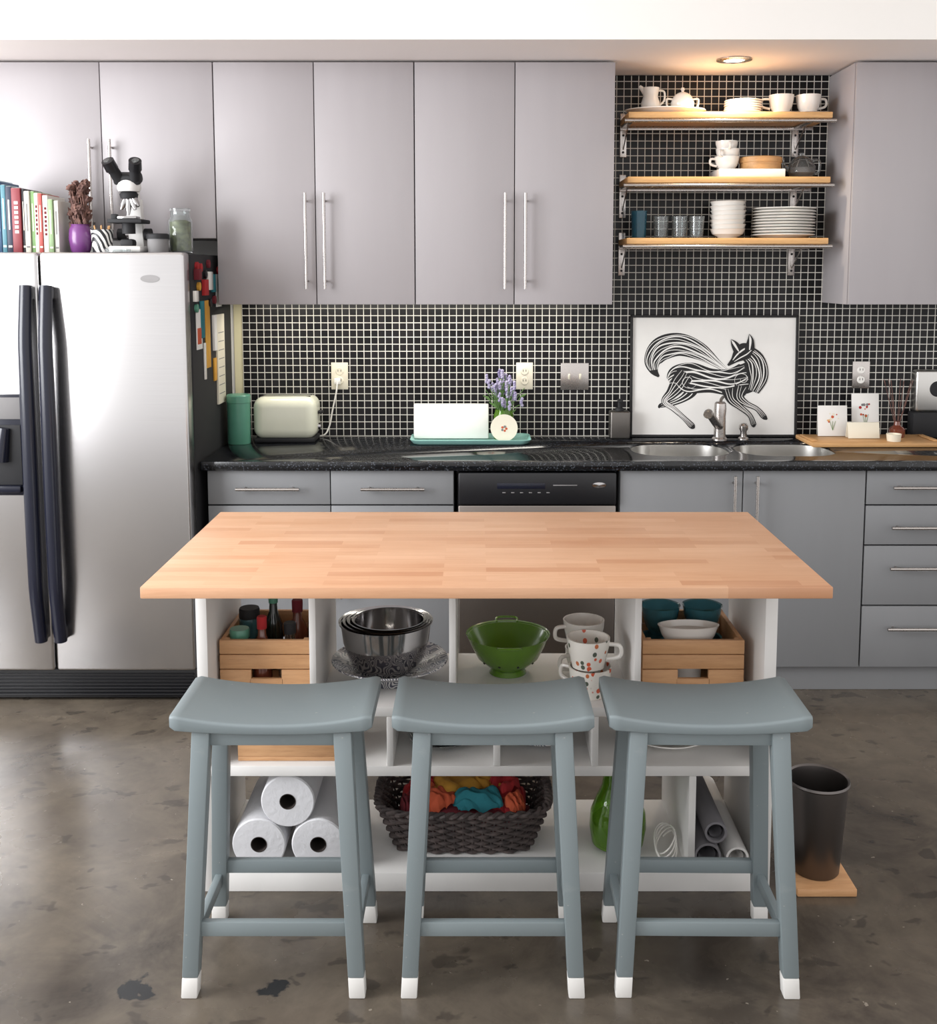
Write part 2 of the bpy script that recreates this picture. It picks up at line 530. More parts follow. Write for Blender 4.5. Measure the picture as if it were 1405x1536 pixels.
b.bx(w1, w3, BF + .03, BF + .043, 0.001, .098, "lower", 0)
b.bx(.541, 2.37, BF + .03, BF + .043, 0.001, .098, "lower", 0); b.done()

# dishwasher
b = B("dishwasher")
dx0, dx1 = -.072, .530
b.bx(dx0 + .002, dx1 - .002, BF + .02, WY - .03, .02, .866, "blackmat", 0)
b.bx(dx0 + .004, dx1 - .004, BF - .012, BF + .02, .12, .735, "steeld", .006)
b.bx(dx0 + .004, dx1 - .004, BF - .02, BF + .02, .738, .862, "black", .008)
b.bx(dx0 + .15, dx0 + .33, BF - .022, BF - .019, .80, .822, "navy", .002)
for k in range(6): b.bx(dx0 + .17 + k * .033, dx0 + .182 + k * .033, BF - .0225, BF - .0195, .784, .788, "inkg", .001)
b.bx(dx0 + .36, dx0 + .45, BF - .0225, BF - .0195, .812, .816, "inkg", .001)
b.lathe((dx1 - .07, BF - .021, .815), [(0, 0), (.026, 0), (.026, .002), (0, .003)], "chrome", rot=(math.pi / 2, 0, 0), sc=(1, .4))
b.bx(dx0 + .02, dx1 - .02, BF + .01, BF + .03, .02, .115, "blackmat", .002)
b.done()

# ------------------------------------------------------------------ countertop + sink (boolean cutouts)
b = B("countertop"); b.bx(-1.03, 2.45, 3.90, WY - .009, .870, CZ, "granite", .003); ct = b.done()
def rounded_rect(x0, x1, y0, y1, r, k=8):
    pts = []
    for cx, cy, a0 in ((x1 - r, y1 - r, 0), (x0 + r, y1 - r, 90), (x0 + r, y0 + r, 180), (x1 - r, y0 + r, 270)):
        for i in range(k + 1):
            a = math.radians(a0 + 90 * i / k); pts.append((cx + r * math.cos(a), cy + r * math.sin(a)))
    return pts
basins = [(.615, 1.005, 4.02, 4.34, .13), (1.030, 1.42, 4.02, 4.34, .13)]
cut = B("cutter")
for x0, x1, y0, y1, r in basins:
    p = rounded_rect(x0, x1, y0, y1, r); n = len(p)
    cut.add([(x, y, .80) for x, y in p] + [(x, y, 1.0) for x, y in p],
            [tuple(range(n))[::-1], tuple(range(n, 2 * n))] + [(i, (i + 1) % n, n + (i + 1) % n, n + i) for i in range(n)], "steel")
cu = cut.done()
md = ct.modifiers.new("b", 'BOOLEAN'); md.object = cu; md.operation = 'DIFFERENCE'; md.solver = 'EXACT'
dg = bpy.context.evaluated_depsgraph_get()
nm = bpy.data.meshes.new_from_object(ct.evaluated_get(dg))
ct.modifiers.clear(); ct.data = nm
bpy.data.objects.remove(cu)
b = B("kitchen_sink")
for x0, x1, y0, y1, r in basins:
    loops = []
    for off, z in ((-.006, .8695), (.004, .8695), (.004, .898), (.007, .898), (.009, .86), (.014, .74), (.03, .715), (.06, .705)):
        loops.append([(x, y, z) for x, y in rounded_rect(x0 + off, x1 - off, y0 + off, y1 - off, max(r - off, .03))])
    n = len(loops[0]); vs = [v for l in loops for v in l]
    fs = [(i * n + k, i * n + (k + 1) % n, (i + 1) * n + (k + 1) % n, (i + 1) * n + k) for i in range(len(loops) - 1) for k in range(n)]
    fs.append(tuple((len(loops) - 1) * n + k for k in range(n)))
    b.add(vs, fs, "steel")
    b.lathe(((x0 + x1) / 2, (y0 + y1) / 2, .7055), [(.0, .001), (.03, .001), (.042, .003), (.044, 0)], "chrome", 24)
b.done()
b = B("kitchen_faucet")
b.lathe((1.025, 4.42, CZ), [(0, 0), (.032, 0), (.032, .006), (.025, .014), (.024, .10), (.026, .13), (.024, .155), (.018, .162), (0, .163)], "handle")
b.tube(smooth_pts([(1.022, 4.41, .965), (.995, 4.36, .985), (.965, 4.31, 1.018), (.948, 4.285, 1.036), (.94, 4.27, 1.03)]), [.018] * 8 + [.017] * 8 + [.016] * 8 + [.018] * 9, "handle", 14)
b.tube(smooth_pts([(1.025, 4.42, 1.062), (1.032, 4.435, 1.075), (1.045, 4.46, 1.082)]), .007, "handle", 10)
b.done()
b = B("sink_sprayer")
b.lathe((1.128, 4.43, CZ), [(0, 0), (.022, 0), (.022, .006), (.014, .012), (.013, .035), (.019, .045), (.019, .06), (.012, .068), (0, .07)], "handle"); b.done()

# ------------------------------------------------------------------ fridge
FX0, FX1, FS, FT = -1.955, -1.04, -1.56, 1.679
b = B("refrigerator")
b.bx(FX0, FX1, 3.88, 4.50, .03, FT - .004, "blackmat", .006)
b.bx(FX0 + .001, FS - .003, 3.80, 3.875, .135, FT, "steelh", .012, 4)
b.bx(FS + .003, FX1 - .001, 3.80, 3.875, .135, FT, "steelh", .012, 4)
b.bx(FX0 + .005, FX1 - .005, 3.85, 3.90, .012, .125, "black", .004)
for k in range(7):
    b.bx(FX0 + .02, FX1 - .02, 3.842, 3.852, .025 + k * .013, .031 + k * .013, "black", .001)
for k in range(2): b.cyl((FX0 + .1 + k * .7, 3.95, .0), (FX0 + .1 + k * .7, 3.95, .03), .02, "blackmat")
for sx, xx in ((-1, FS - .038), (1, FS + .034)):
    z0, z1 = .26, 1.56
    pts = []
    for i in range(25):
        t = i / 24; bow = math.sin(math.pi * t)
        pts.append((xx, 3.775 - .028 * min(1, bow * 2.2), z0 + (z1 - z0) * t))
    b.tube(pts, [.023 + .004 * math.sin(math.pi * i / 24) for i in range(25)], "navy", 14, flat=.9)
    b.bx(xx - .02, xx + .02, 3.765, 3.805, z1 - .05, z1, "navy", .01)
    b.bx(xx - .02, xx + .02, 3.765, 3.805, z0, z0 + .05, "navy", .01)
b.bx(-1.90, -1.625, 3.79, 3.805, .80, 1.17, "navy", .006)
b.bx(-1.885, -1.64, 3.786, 3.795, 1.08, 1.16, "inkg", .004)
b.bx(-1.88, -1.645, 3.787, 3.792, .84, 1.06, "blackmat", .002)
b.cyl((-1.72, 3.78, .93), (-1.70, 3.782, 1.05), .03, "navy", .02)
b.bx(-1.88, -1.645, 3.765, 3.80, .815, .84, "navy", .005)
b.lathe((-1.163, 3.799, 1.585), [(0, 0), (.034, 0), (.034, .002), (0, .003)], "chrome", rot=(math.pi / 2, 0, 0), sc=(1, .4))
b.done()

b = B("fridge_magnet_collection")
X = FX1 + .001
def note(y0, y1, z0, z1, m, t=.003): b.bx(X, X + t, y0, y1, z0, z1, m, .0005)
note(3.93, 4.01, 1.32, 1.47, "paper"); note(3.99, 4.04, 1.36, 1.50, "tealc", .006)
note(4.06, 4.13, 1.24, 1.50, "yellow"); note(4.03, 4.09, 1.52, 1.58, "red", .012)
note(4.22, 4.34, 1.08, 1.44, "ivory", .008); note(3.92, 3.96, 1.58, 1.62, "maroon", .02)
note(4.10, 4.16, 1.54, 1.61, "china", .012); note(4.03, 4.05, 1.20, 1.34, "china", .006)
note(4.17, 4.21, 1.30, 1.44, "paper", .01); note(3.90, 3.94, 1.50, 1.54, "china", .012)
note(3.94, 3.99, 1.34, 1.40, "orange", .005); note(4.17, 4.21, 1.18, 1.27, "yellow", .006)
note(4.24, 4.32, 1.47, 1.60, "paper", .005); note(4.17, 4.22, 1.53, 1.60, "tealc", .008)
for (y, z, m) in ((3.97, 1.555, "yellow"), (4.07, 1.60, "black"), (4.13, 1.49, "black"), (3.95, 1.63, "red"), (4.12, 1.64, "maroon"), (4.0, 1.625, "red"), (4.2, 1.5, "maroon"), (4.28, 1.615, "red"), (3.93, 1.475, "mint")):
    b.lathe((X, y, z), [(0, 0), (.016, 0), (.016, .01), (0, .014)], m, 16, rot=(0, math.pi / 2, 0))
for k in range(8): b.bx(X + .008, X + .0085, 4.235, 4.325, 1.12 + k * .035, 1.123 + k * .035, "inkg", 0)
b.done()
b = B("wall_side_strip"); b.bx(-1.037, -1.001, WY - .004, WY - .0005, CZ, 1.478, "cream", 0); b.done()

# ------------------------------------------------------------------ top of the fridge
T = FT + .0005
b = B("row_of_books")
x = -1.815
cols = [(70, 116, 150), (120, 160, 178), (50, 78, 110), (76, 126, 140), (34, 40, 62), (128, 44, 52), (40, 38, 44), (206, 200, 186), (122, 158, 100), (208, 204, 196), (170, 74, 66), (214, 210, 202), (136, 160, 116), (210, 206, 198)]
wd = [.028, .022, .022, .018, .022, .034, .012, .02, .016, .015, .016, .02, .018, .018]
for i, (c, w) in enumerate(zip(cols, wd)):
    m = M("book_cover_%d" % i, c, .5)
    h = .27 - .006 * i + random.uniform(-.006, .006)
    y0 = 3.93 + random.uniform(0, .01)
    b.bx(x, x + w - .001, y0, y0 + .17, T, T + h, m, .002)
    if i in (2, 5, 9, 11):
        for q in range(7):
            zz = T + h * (.3 + .075 * q)
            b.bx(x + w * .3, x + w * .7, y0 - .0005, y0 + .001, zz, zz + h * .045, "paper" if sum(c) < 450 else "maroon", 0)
    else:
        b.bx(x + w * .38, x + w * .6, y0 - .0005, y0 + .001, T + h * .35, T + h * .8, "ivory" if sum(c) < 450 else "inkg", 0)
        b.bx(x + w * .2, x + w * .8, y0 - .0005, y0 + .001, T + h * .08, T + h * .11, "ivory" if sum(c) < 450 else "inkg", 0)
    b.bx(x + .002, x + w - .003, y0 + .004, y0 + .168, T + h, T + h + .0008, "paper", 0)
    x += w
b.done()
b = B("purple_vase_of_dried_flowers")
c = (-1.474, 3.985, T)
b.lathe(c, [(0, 0), (.03, 0), (.036, .01), (.042, .05), (.040, .085), (.032, .10), (.034, .105), (.028, .105), (.028, .09), (0, .088)], "purple")
for k in range(60):
    a = random.uniform(0, 6.28); rr = random.uniform(.008, .040); h = random.uniform(.13, .26)
    p = [(c[0] + .01 * math.cos(a), c[1] + .01 * math.sin(a), T + .08), (c[0] + rr * .8 * math.cos(a + .4), c[1] + rr * .6 * math.sin(a + .4), T + h * .6), (c[0] + rr * math.cos(a), c[1] + rr * math.sin(a), T + h)]
    b.tube(smooth_pts(p, 4), .0025, "brown", 5)
    b.ball(p[-1], random.uniform(.009, .014), "brown", .9, 3, 2)
    d = Vector((.5 * math.cos(a), .3 * math.sin(a), .8)).normalized()
    b.tube([Vector(p[1]), Vector(p[1]) + d * .015, Vector(p[1]) + d * .03], [.001, .008, .001], "brown", 6, flat=.4)
b.done()
b = B("chevron_cup"); c = (-1.388, 3.97, T)
b.lathe(c, [(0, 0), (.034, 0), (.040, .085), (.037, .085), (.031, .005), (0, .005)], "chev")
for k in range(6):
    a = k; b.tube([(c[0] + .01 * math.cos(a), c[1] + .01 * math.sin(a), T + .01), (c[0] + .03 * math.cos(a), c[1] + .03 * math.sin(a), T + .10)], .003, "oak", 6)
b.done()
# microscope
b = B("microscope"); x, y = -1.285, 3.98
b.box((x, y, T + .012), (.12, .16, .024), "white", .008)
b.box((x, y - .03, T + .035), (.05, .05, .03), "blackmat", .01)
b.prism((x + .01, y + .055, T + .02), (x, y + .05, T + .20), .055, .04, "white")
b.tube(smooth_pts([(x, y + .05, T + .18), (x, y + .045, T + .225), (x, y + .01, T + .25)]), .024, "white", 12)
b.box((x, y - .015, T + .115), (.125, .11, .014), "blackmat", .003)
b.box((x, y - .015, T + .128), (.07, .05, .012), "chrome", .003)
b.box((x - .05, y - .02, T + .132), (.02, .03, .02), "blackmat", .003)
b.lathe((x, y - .02, T + .07), [(0, 0), (.024, 0), (.024, .04), (0, .04)], "blackmat", 20)
b.lathe((x, y - .005, T + .205), [(0, -.01), (.03, -.005), (.034, .01), (.024, .022), (0, .022)], "blackmat", 24)
for a, L in ((-.6, .045), (0, .062), (.6, .045), (1.3, .035)):
    d = Vector((math.sin(a) * .6, -.15, -1)).normalized()
    p = Vector((x + .02 * math.sin(a), y - .01, T + .20)); b.tube([p, p + d * L * .6, p + d * L], [.011, .011, .006], "chrome", 14)
b.lathe((x, y, T + .225), [(0, 0), (.038, 0), (.043, .01), (.043, .03), (.034, .045), (0, .048)], "white", 28)
b.box((x, y - .01, T + .272), (.10, .055, .04), "blackmat", .012, (.4, 0, 0))
for sx in (-1, 1):
    b.tube([(x + sx * .03, y - .02, T + .27), (x + sx * .042, y - .055, T + .305)], [.021, .020], "blackmat", 18)
    b.tube([(x + sx * .042, y - .055, T + .302), (x + sx * .05, y - .078, T + .33)], [.024, .023], "black", 18)
    b.lathe((x + sx * .05, y - .078, T + .331), [(0, 0), (.015, 0), (.012, .002), (0, .002)], "glass", 16, rot=(.7, 0, 0))
    b.lathe((x + sx * .05, y + .05, T + .07), [(0, -.012), (.022, -.012), (.022, .012), (0, .012)], "blackmat", 20, rot=(0, math.pi / 2, 0))
    b.cyl((x + sx * .02, y + .05, T + .07), (x + sx * .06, y + .05, T + .07), .009, "chrome")
b.done()
b = B("storage_tin"); b.lathe((-1.175, 3.95, T), [(0, 0), (.038, 0), (.038, .05), (0, .05)], "inkg"); b.lathe((-1.175, 3.95, T + .05), [(0, 0), (.041, 0), (.041, .016), (.036, .02), (0, .02)], "blackmat"); b.done()
b = B("glass_herb_jar"); c = (-1.113, 4.03, T)
b.lathe(c, [(0, 0), (.042, 0), (.045, .01), (.045, .12), (.036, .135), (.036, .155), (.033, .155), (.033, .133), (.041, .12), (.041, .006), (0, .006)], "glass")
b.lathe(c, [(0, .008), (.0395, .008), (.0395, .115), (.02, .123), (0, .12)], "jarleaf", 24)
b.lathe(c, [(0, .156), (.038, .156), (.038, .166), (0, .17)], "glass", 24)
b.done()
b = B("petri_dish"); b.lathe((-1.29, 3.848, T), [(0, 0), (.045, 0), (.045, .012), (.042, .012), (.042, .003), (0, .003)], "glass"); b.done()

# ------------------------------------------------------------------ niche shelves
SH = [2.237, 1.985, 1.744]
for z in SH:
    b = B("wall_shelf")
    b.bx(.60, 1.405, 4.265, WY - .03, z - .024, z, "pine", .003)
    b.cyl((.585, 4.268, z - .034), (1.42, 4.268, z - .034), .008, "handle", seg=14)
    for xx in (.615, 1.335):
        b.bx(xx - .012, xx + .012, 4.27, WY - .012, z - .034, z - .0245, "handle", .002)
        b.bx(xx - .014, xx + .014, WY - .02, WY - .0085, z - .15, z + .03, "handle", .002)
        b.prism((xx, WY - .022, z - .12), (xx, 4.38, z - .035), .004, .012, "handle")
        for dz in (.06, .13): b.lathe((xx, WY - .021, z - dz), [(0, 0), (.005, 0), (.004, .003), (0, .003)], "blackmat", 12, rot=(math.pi / 2, 0, 0))
    b.bx(.60, 1.405, WY - .03, WY - .021, z - .04, z - .0225, "handle", .002)
    b.done()

def cup(b, c, r, h, m="china", ha=0, hm=None, foot=.6, t=.003):
    b.lathe(c, [(0, 0), (r * foot, 0), (r * foot, .004), (r * .85, h * .35), (r * .97, h * .75), (r, h), (r - t, h), (r * .93 - t, h * .7), (r * .8 - t, h * .35), (r * .5, .01), (0, .008)], m, 30)
    if ha is not None:
        d = Vector((math.cos(ha), math.sin(ha), 0)); o = Vector(c)
        b.tube(smooth_pts([tuple(o + d * r * .93 + Vector((0, 0, h * .82))), tuple(o + d * (r + h * .33) + Vector((0, 0, h * .8))), tuple(o + d * (r + h * .34) + Vector((0, 0, h * .45))), tuple(o + d * r * .86 + Vector((0, 0, h * .3)))], 6), r * .1, hm or m, 8)

def plates(name, c, r, n, dz, m="china"):
    b = B(name)
    for i in range(n):
        z = c[2] + i * dz
        b.lathe((c[0] + random.uniform(-.003, .003), c[1], z), [(0, 0), (r * .6, 0), (r * .65, .003), (r, .014), (r * .995, .017), (r * .64, .007), (0, .005)], m, 40)
    return b.done()
z = SH[0] + .0005
b = B("serving_platter"); b.lathe((.765, 4.39, z), [(0, 0), (.1, 0), (.11, .006), (.165, .02), (.163, .024), (.105, .01), (0, .008)], "china", 44, sc=(1, .66)); b.done()
b = B("milk_jug"); cc = (.705, 4.39, z + .011)
b.lathe(cc, [(0, 0), (.028, 0), (.036, .02), (.038, .04), (.03, .065), (.033, .09), (.036, .10), (.033, .10), (.027, .065), (.034, .04), (0, .01)], "china", 30)
b.tube(smooth_pts([(cc[0] + .028, cc[1], cc[2] + .09), (cc[0] + .055, cc[1], cc[2] + .085), (cc[0] + .055, cc[1], cc[2] + .05), (cc[0] + .034, cc[1], cc[2] + .03)]), .004, "china")
b.tube([(cc[0] - .020, cc[1], cc[2] + .082), (cc[0] - .045, cc[1], cc[2] + .108)], [.014, .006], "china", 10); b.done()
b = B("sugar_bowl"); cc = (.835, 4.39, z + .011)
b.lathe(cc, [(0, 0), (.028, 0), (.045, .02), (.048, .04), (.04, .06), (.036, .066), (.034, .07), (.02, .08), (.006, .084), (.005, .088), (.009, .094), (.006, .101), (0, .102)], "china", 30)
for sx in (-1, 1): b.tube(smooth_pts([(cc[0] + sx * .04, cc[1], cc[2] + .055), (cc[0] + sx * .064, cc[1], cc[2] + .055), (cc[0] + sx * .06, cc[1], cc[2] + .025), (cc[0] + sx * .044, cc[1], cc[2] + .02)]), .004, "china")
b.done()
plates("stack_of_saucers", (1.082, 4.40, z), .076, 6, .009)
for xx, ha in ((1.235, 2.9), (1.345, .2)):
    b = B("teacup"); b.lathe((xx, 4.39, z), [(0, 0), (.03, 0), (.05, .012), (.048, .014), (.03, .006), (0, .006)], "china"); cup(b, (xx, 4.39, z + .007), .05, .075, ha=ha); b.done()
z = SH[1] + .0005
b = B("white_storage_box"); b.bx(.97, 1.235, 4.30, 4.49, z, z + .034, "china", .003); b.done()
b = B("stack_of_teacups")
for i, (dx, r) in enumerate(((0, .05), (.003, .048), (-.002, .045))): cup(b, (1.02 + dx, 4.39, z + .0345 + i * .033), r, .055 - .002 * i, ha=3.3 + i * .7)
b.done()
b = B("round_wooden_box"); b.lathe((1.16, 4.40, z + .0345), [(0, 0), (.080, 0), (.082, .004), (.082, .03), (.086, .031), (.086, .050), (.082, .053), (0, .053)], "oak", 40); b.done()
b = B("glass_teapot"); cc = (1.328, 4.40, z)
b.lathe(cc, [(0, 0), (.035, 0), (.055, .025), (.056, .05), (.04, .078), (.034, .084), (.02, .092), (.006, .095), (.01, .104), (0, .108)], "glass", 32)
b.tube(smooth_pts([(cc[0] - .05, cc[1], cc[2] + .04), (cc[0] - .07, cc[1], cc[2] + .055), (cc[0] - .078, cc[1], cc[2] + .085)]), [.011] * 8 + [.007] * 9, "glass", 10)
b.tube(smooth_pts([(cc[0] + .04, cc[1], cc[2] + .075), (cc[0] + .072, cc[1], cc[2] + .075), (cc[0] + .072, cc[1], cc[2] + .03), (cc[0] + .05, cc[1], cc[2] + .025)]), .005, "glass")
b.lathe(cc, [(0, .003), (.03, .003), (.05, .026), (.05, .045), (0, .045)], "inkg", 24); b.done()
z = SH[2] + .0005
def tumbler(name, x, y, r, h, m):
    b = B(name); b.lathe((x, y, z), [(0, 0), (r * .85, 0), (r, h), (r - .003, h), (r * .85 - .003, .008), (0, .008)], m, 28); b.done()
tumbler("blue_drinking_glass", .665, 4.38, .033, .112, "blueglass")
for xx in (.755, .83, .90): tumbler("drinking_glass", xx, 4.37 + .01 * random.random(), .032, .09, "glass")
b = B("stack_of_bowls")
for i in range(7):
    zz = z + i * .0185
    b.lathe((1.03 + .0015 * math.sin(i * 2), 4.39, zz), [(0, 0), (.036, 0), (.040, .006), (.062, .018), (.070, .036), (.073, .0385), (.071, .040), (.066, .034), (.056, .02), (.03, .010), (0, .009)], "china", 36)
b.done()
plates("stack_of_dinner_plates", (1.258, 4.395, z), .128, 10, .0118)
b = B("recessed_light_fixture")
b.lathe((.995, 4.20, 2.4245), [(.068, 0), (.068, -.004), (.045, -.008), (.042, 0)], "handle", 32)
b.lathe((.995, 4.20, 2.4215), [(0, 0), (.040, 0)], "lamp", 24); b.done()

# ------------------------------------------------------------------ wall plates
def plate(name, x, z, w, h, m, kind):
    b = B(name); y = WY - .0085
    b.bx(x - w / 2, x + w / 2, y - .006, y, z - h / 2, z + h / 2, m, .002)
    if kind == 'outlet':
        for dz in (-.021, .021):
            b.lathe((x, y - .006, z + dz), [(0, .003), (.015, .003), (.017, 0)], "china" if m != "ivory" else "ivory", 24, rot=(math.pi / 2, 0, 0))
            for dx in (-.006, .006): b.bx(x + dx - .001, x + dx + .001, y - .0098, y - .0088, z + dz - .002, z + dz + .007, "blackmat", 0)
    else:
        for dx in (-.024, .024): b.box((x + dx, y - .009, z), (.009, .014, .022), "ivory", .002, (.35, 0, 0))
    return b.done()
plate("wall_outlet", -.586, 1.165, .072, .116, "ivory", 'outlet')
plate("wall_outlet", .207, 1.165, .072, .116, "ivory", 'outlet')
plate("light_switch_plate", .422, 1.163, .12, .116, "handle", 'switch')
plate("wall_outlet", 1.650, 1.17, .074, .116, "handle", 'outlet')

# ------------------------------------------------------------------ counter items
Z = CZ + .0005
b = B("green_canister"); b.lathe((-.978, 4.33, Z), [(0, 0), (.046, 0), (.047, .004), (.047, .17), (.049, .171), (.049, .198), (.045, .203), (0, .204)], "mint", 36); b.done()
b = B("toaster")
b.bx(-.925, -.662, 4.33, 4.50, Z + .012, Z + .19, "toast", .045, 6)
b.bx(-.918, -.669, 4.337, 4.493, Z, Z + .02, "blackmat", .006)
b.bx(-.895, -.69, 4.375, 4.39, Z + .188, Z + .1915, "blackmat", .001); b.bx(-.895, -.69, 4.43, 4.445, Z + .188, Z + .1915, "blackmat", .001)
b.box((-.654, 4.41, Z + .12), (.022, .04, .012), "blackmat", .004)
b.lathe((-.662, 4.41, Z + .06), [(0, 0), (.014, 0), (.013, .01), (0, .01)], "chrome", 20, rot=(0, math.pi / 2, 0))
b.done()
b = B("power_cord")
b.box((-.594, WY - .029, 1.144), (.028, .022, .028), "china", .006)
b.tube(smooth_pts([(-.594, 4.502, 1.14), (-.597, 4.495, 1.10), (-.615, 4.50, 1.02), (-.63, 4.50, .95), (-.655, 4.49, .913), (-.72, 4.515, .911)]), .0035, "china", 8)
b.done()
b = B("teal_serving_tray")
loops = []
for off, zz in ((.02, Z), (.012, Z + .003), (0, Z + .02), (.003, Z + .021), (.014, Z + .006), (.024, Z + .004)):
    loops.append([(x, y, zz) for x, y in rounded_rect(-.272 + off, .226 - off, 4.27 + off, 4.47 - off, .035)])
n = len(loops[0])
b.add([v for l in loops for v in l], [(i * n + k, i * n + (k + 1) % n, (i + 1) * n + (k + 1) % n, (i + 1) * n + k) for i in range(5) for k in range(n)] + [tuple(range(n)), tuple(5 * n + k for k in range(n))], "teal"); b.done()
zt = Z + .0045
b = B("white_tablet"); b.box((-.105, 4.41, zt + .0765), (.315, .012, .148), "china", .008, (-.12, 0, 0)); b.done()
b = B("lavender_in_jar"); c = (.115, 4.425, zt)
b.lathe(c, [(0, 0), (.04, 0), (.042, .01), (.042, .10), (.036, .115), (.036, .125), (.033, .125), (.033, .11), (.038, .10), (.038, .006), (0, .006)], "gglass", 28)
for k in range(56):
    a = random.uniform(0, 6.28); rr = random.uniform(.01, .10); h = random.uniform(.19, .29) - rr * .6
    if math.sin(a) > 0: rr *= .6
    p1 = Vector((c[0] + rr * math.cos(a), c[1] + rr * math.sin(a), zt + h))
    pts = smooth_pts([(c[0] + .015 * math.cos(a + 2), c[1] + .015 * math.sin(a + 2), zt + .02), (c[0] + .015 * math.cos(a), c[1] + .015 * math.sin(a), zt + .11), tuple(p1)], 4)
    b.tube(pts, .0016, "leaf", 5)
    if k % 3 < 2:
        for q in range(4): b.ball(p1 + Vector((random.uniform(-.003, .003), 0, -.004 + q * .009)), .0075, "lav", .3, 4, 1)
    else:
        d = Vector((math.cos(a), math.sin(a), .5)).normalized()
        b.tube([p1 - d * .03 - Vector((0, 0, .04)), p1 - d * .01 - Vector((0, 0, .03)), p1 + d * .012 - Vector((0, 0, .03))], [.001, .006, .001], "leaf", 6, flat=.4)
b.done()
b = B("round_coaster"); b.lathe((.115, 4.345, zt + .057), [(0, 0), (.054, 0), (.056, .002), (.056, .008), (0, .008)], "ivory", 40, rot=(math.pi / 2 - .15, 0, 0))
for k in range(5):
    b.lathe((.115 + .009 * math.cos(k * 1.256), 4.3355, zt + .055 + .009 * math.sin(k * 1.256)), [(0, 0), (.005, 0), (.0045, .0008), (0, .0008)], "inkg" if k % 2 else "orange", 10, rot=(math.pi / 2 - .15, 0, 0))
b.done()
b = B("soap_dispenser"); b.bx(.566, .65, 4.43, 4.50, Z, Z + .118, "soap", .008, 3)
b.lathe((.608, 4.465, Z + .117), [(.018, 0), (.018, .012), (.008, .016), (.007, .04), (0, .042)], "blackmat", 18)
b.box((.608, 4.45, Z + .162), (.02, .06, .01), "blackmat", .004); b.done()

# fox print, leaning on the backsplash
b = B("framed_fox_print")
fx0, fx1, fz0, fz1 = .656, 1.370, 0, .520
t = .010
def fr(u, v, d=0):   # print-sheet coordinates to frame coordinates
    return ((u - 943) / 348.5 + .656, d, (656.5 - v) / 350.5)
for a in ((fx0, fx1, 0, t), (fx0, fx1, fz1 - t, fz1), (fx0, fx0 + t, 0, fz1), (fx1 - t, fx1, 0, fz1)):
    b.bx(a[0], a[1], -.012, .010, a[2], a[3], "ink", .002)
b.bx(fx0 + .004, fx1 - .004, -.002, .008, .004, fz1 - .004, "paper", 0)
layer = [0]
def ribbon(pts, d, m, off=0.0, ws=1.0, dense=8, wob=0.0, ph=0):
    sp = smooth_pts(pts, dense); L = []
    n = len(sp)
    for i, p in enumerate(sp):
        a = sp[max(i - 1, 0)]; c_ = sp[min(i + 1, n - 1)]
        tx, ty = c_[0] - a[0], c_[1] - a[1]; l = math.hypot(tx, ty) or 1
        nx, ny = -ty / l, tx / l
        W = max(p[2], .3)
        cx_ = p[0] + nx * W * (off + wob * math.sin(i * .35 + ph)); cy_ = p[1] + ny * W * (off + wob * math.sin(i * .35 + ph))
        w = (W if ws == 1.0 and off == 0 else ws * min(1, W / 8) * (.35 + .65 * math.sin(math.pi * i / (n - 1)))) / 2
        L.append((fr(cx_ + nx * w, cy_ + ny * w, d), fr(cx_ - nx * w, cy_ - ny * w, d)))
    vs = [v for pr in L for v in pr]
    b.add(vs, [(2 * i, 2 * i + 1, 2 * i + 3, 2 * i + 2) for i in range(n - 1)], m)
def limb(pts, lines, m2="paper", wob=.03):
    base_d = -.0023 - layer[0] * .00035; layer[0] += 1
    ribbon(pts, base_d, "ink")
    for k, (off, ws) in enumerate(lines):
        ribbon(pts[:-1] if len(pts) > 3 else pts, base_d - .0001 - .00003 * k, m2, off, ws, 8, wob, k * 1.7)
# hind leg (far), tail plume
limb([(1040, 572, 22), (1034, 588, 18), (1022, 599, 11), (1006, 606, 8), (990, 609, 7), (986, 613, 2)], [(-.2, 1.6), (.22, 1.4)])
limb([(1092, 562, 5), (1072, 546, 12), (1046, 528, 26), (1016, 518, 34), (990, 524, 36), (977, 541, 27), (978, 556, 14), (986, 566, 3)], [(-.42, 1.0), (-.33, 1.8), (-.22, 1.0), (-.11, 2.4), (0.01, 1.0), (.11, 2.2), (.22, 1.0), (.32, 1.8), (.42, 1.0)], wob=.03)
# body: haunch, waist, chest
limb([(1000, 572, 10), (1012, 566, 34), (1034, 568, 46), (1064, 572, 36), (1092, 574, 40), (1118, 566, 46), (1132, 548, 28)], [(-.43, 1.0), (-.34, 2.0), (-.25, 1.0), (-.15, 2.6), (-.05, 1.0), (.04, 2.6), (.13, 1.0), (.22, 2.2), (.31, 1.0), (.40, 1.8)], wob=.05)
# short swirls on haunch and shoulder
for (sx_, sy_, r0, st) in ((1030, 573, 13, .4), (1110, 570, 13, 2.2)):
    pts_ = [(sx_ + r0 * (1 - q / 22) * math.cos(st + q * .42), sy_ + r0 * .9 * (1 - q / 22) * math.sin(st + q * .42), 2.6) for q in range(19)]
    ribbon(pts_, -.0062, "paper", 0.001, 2.4, 3)
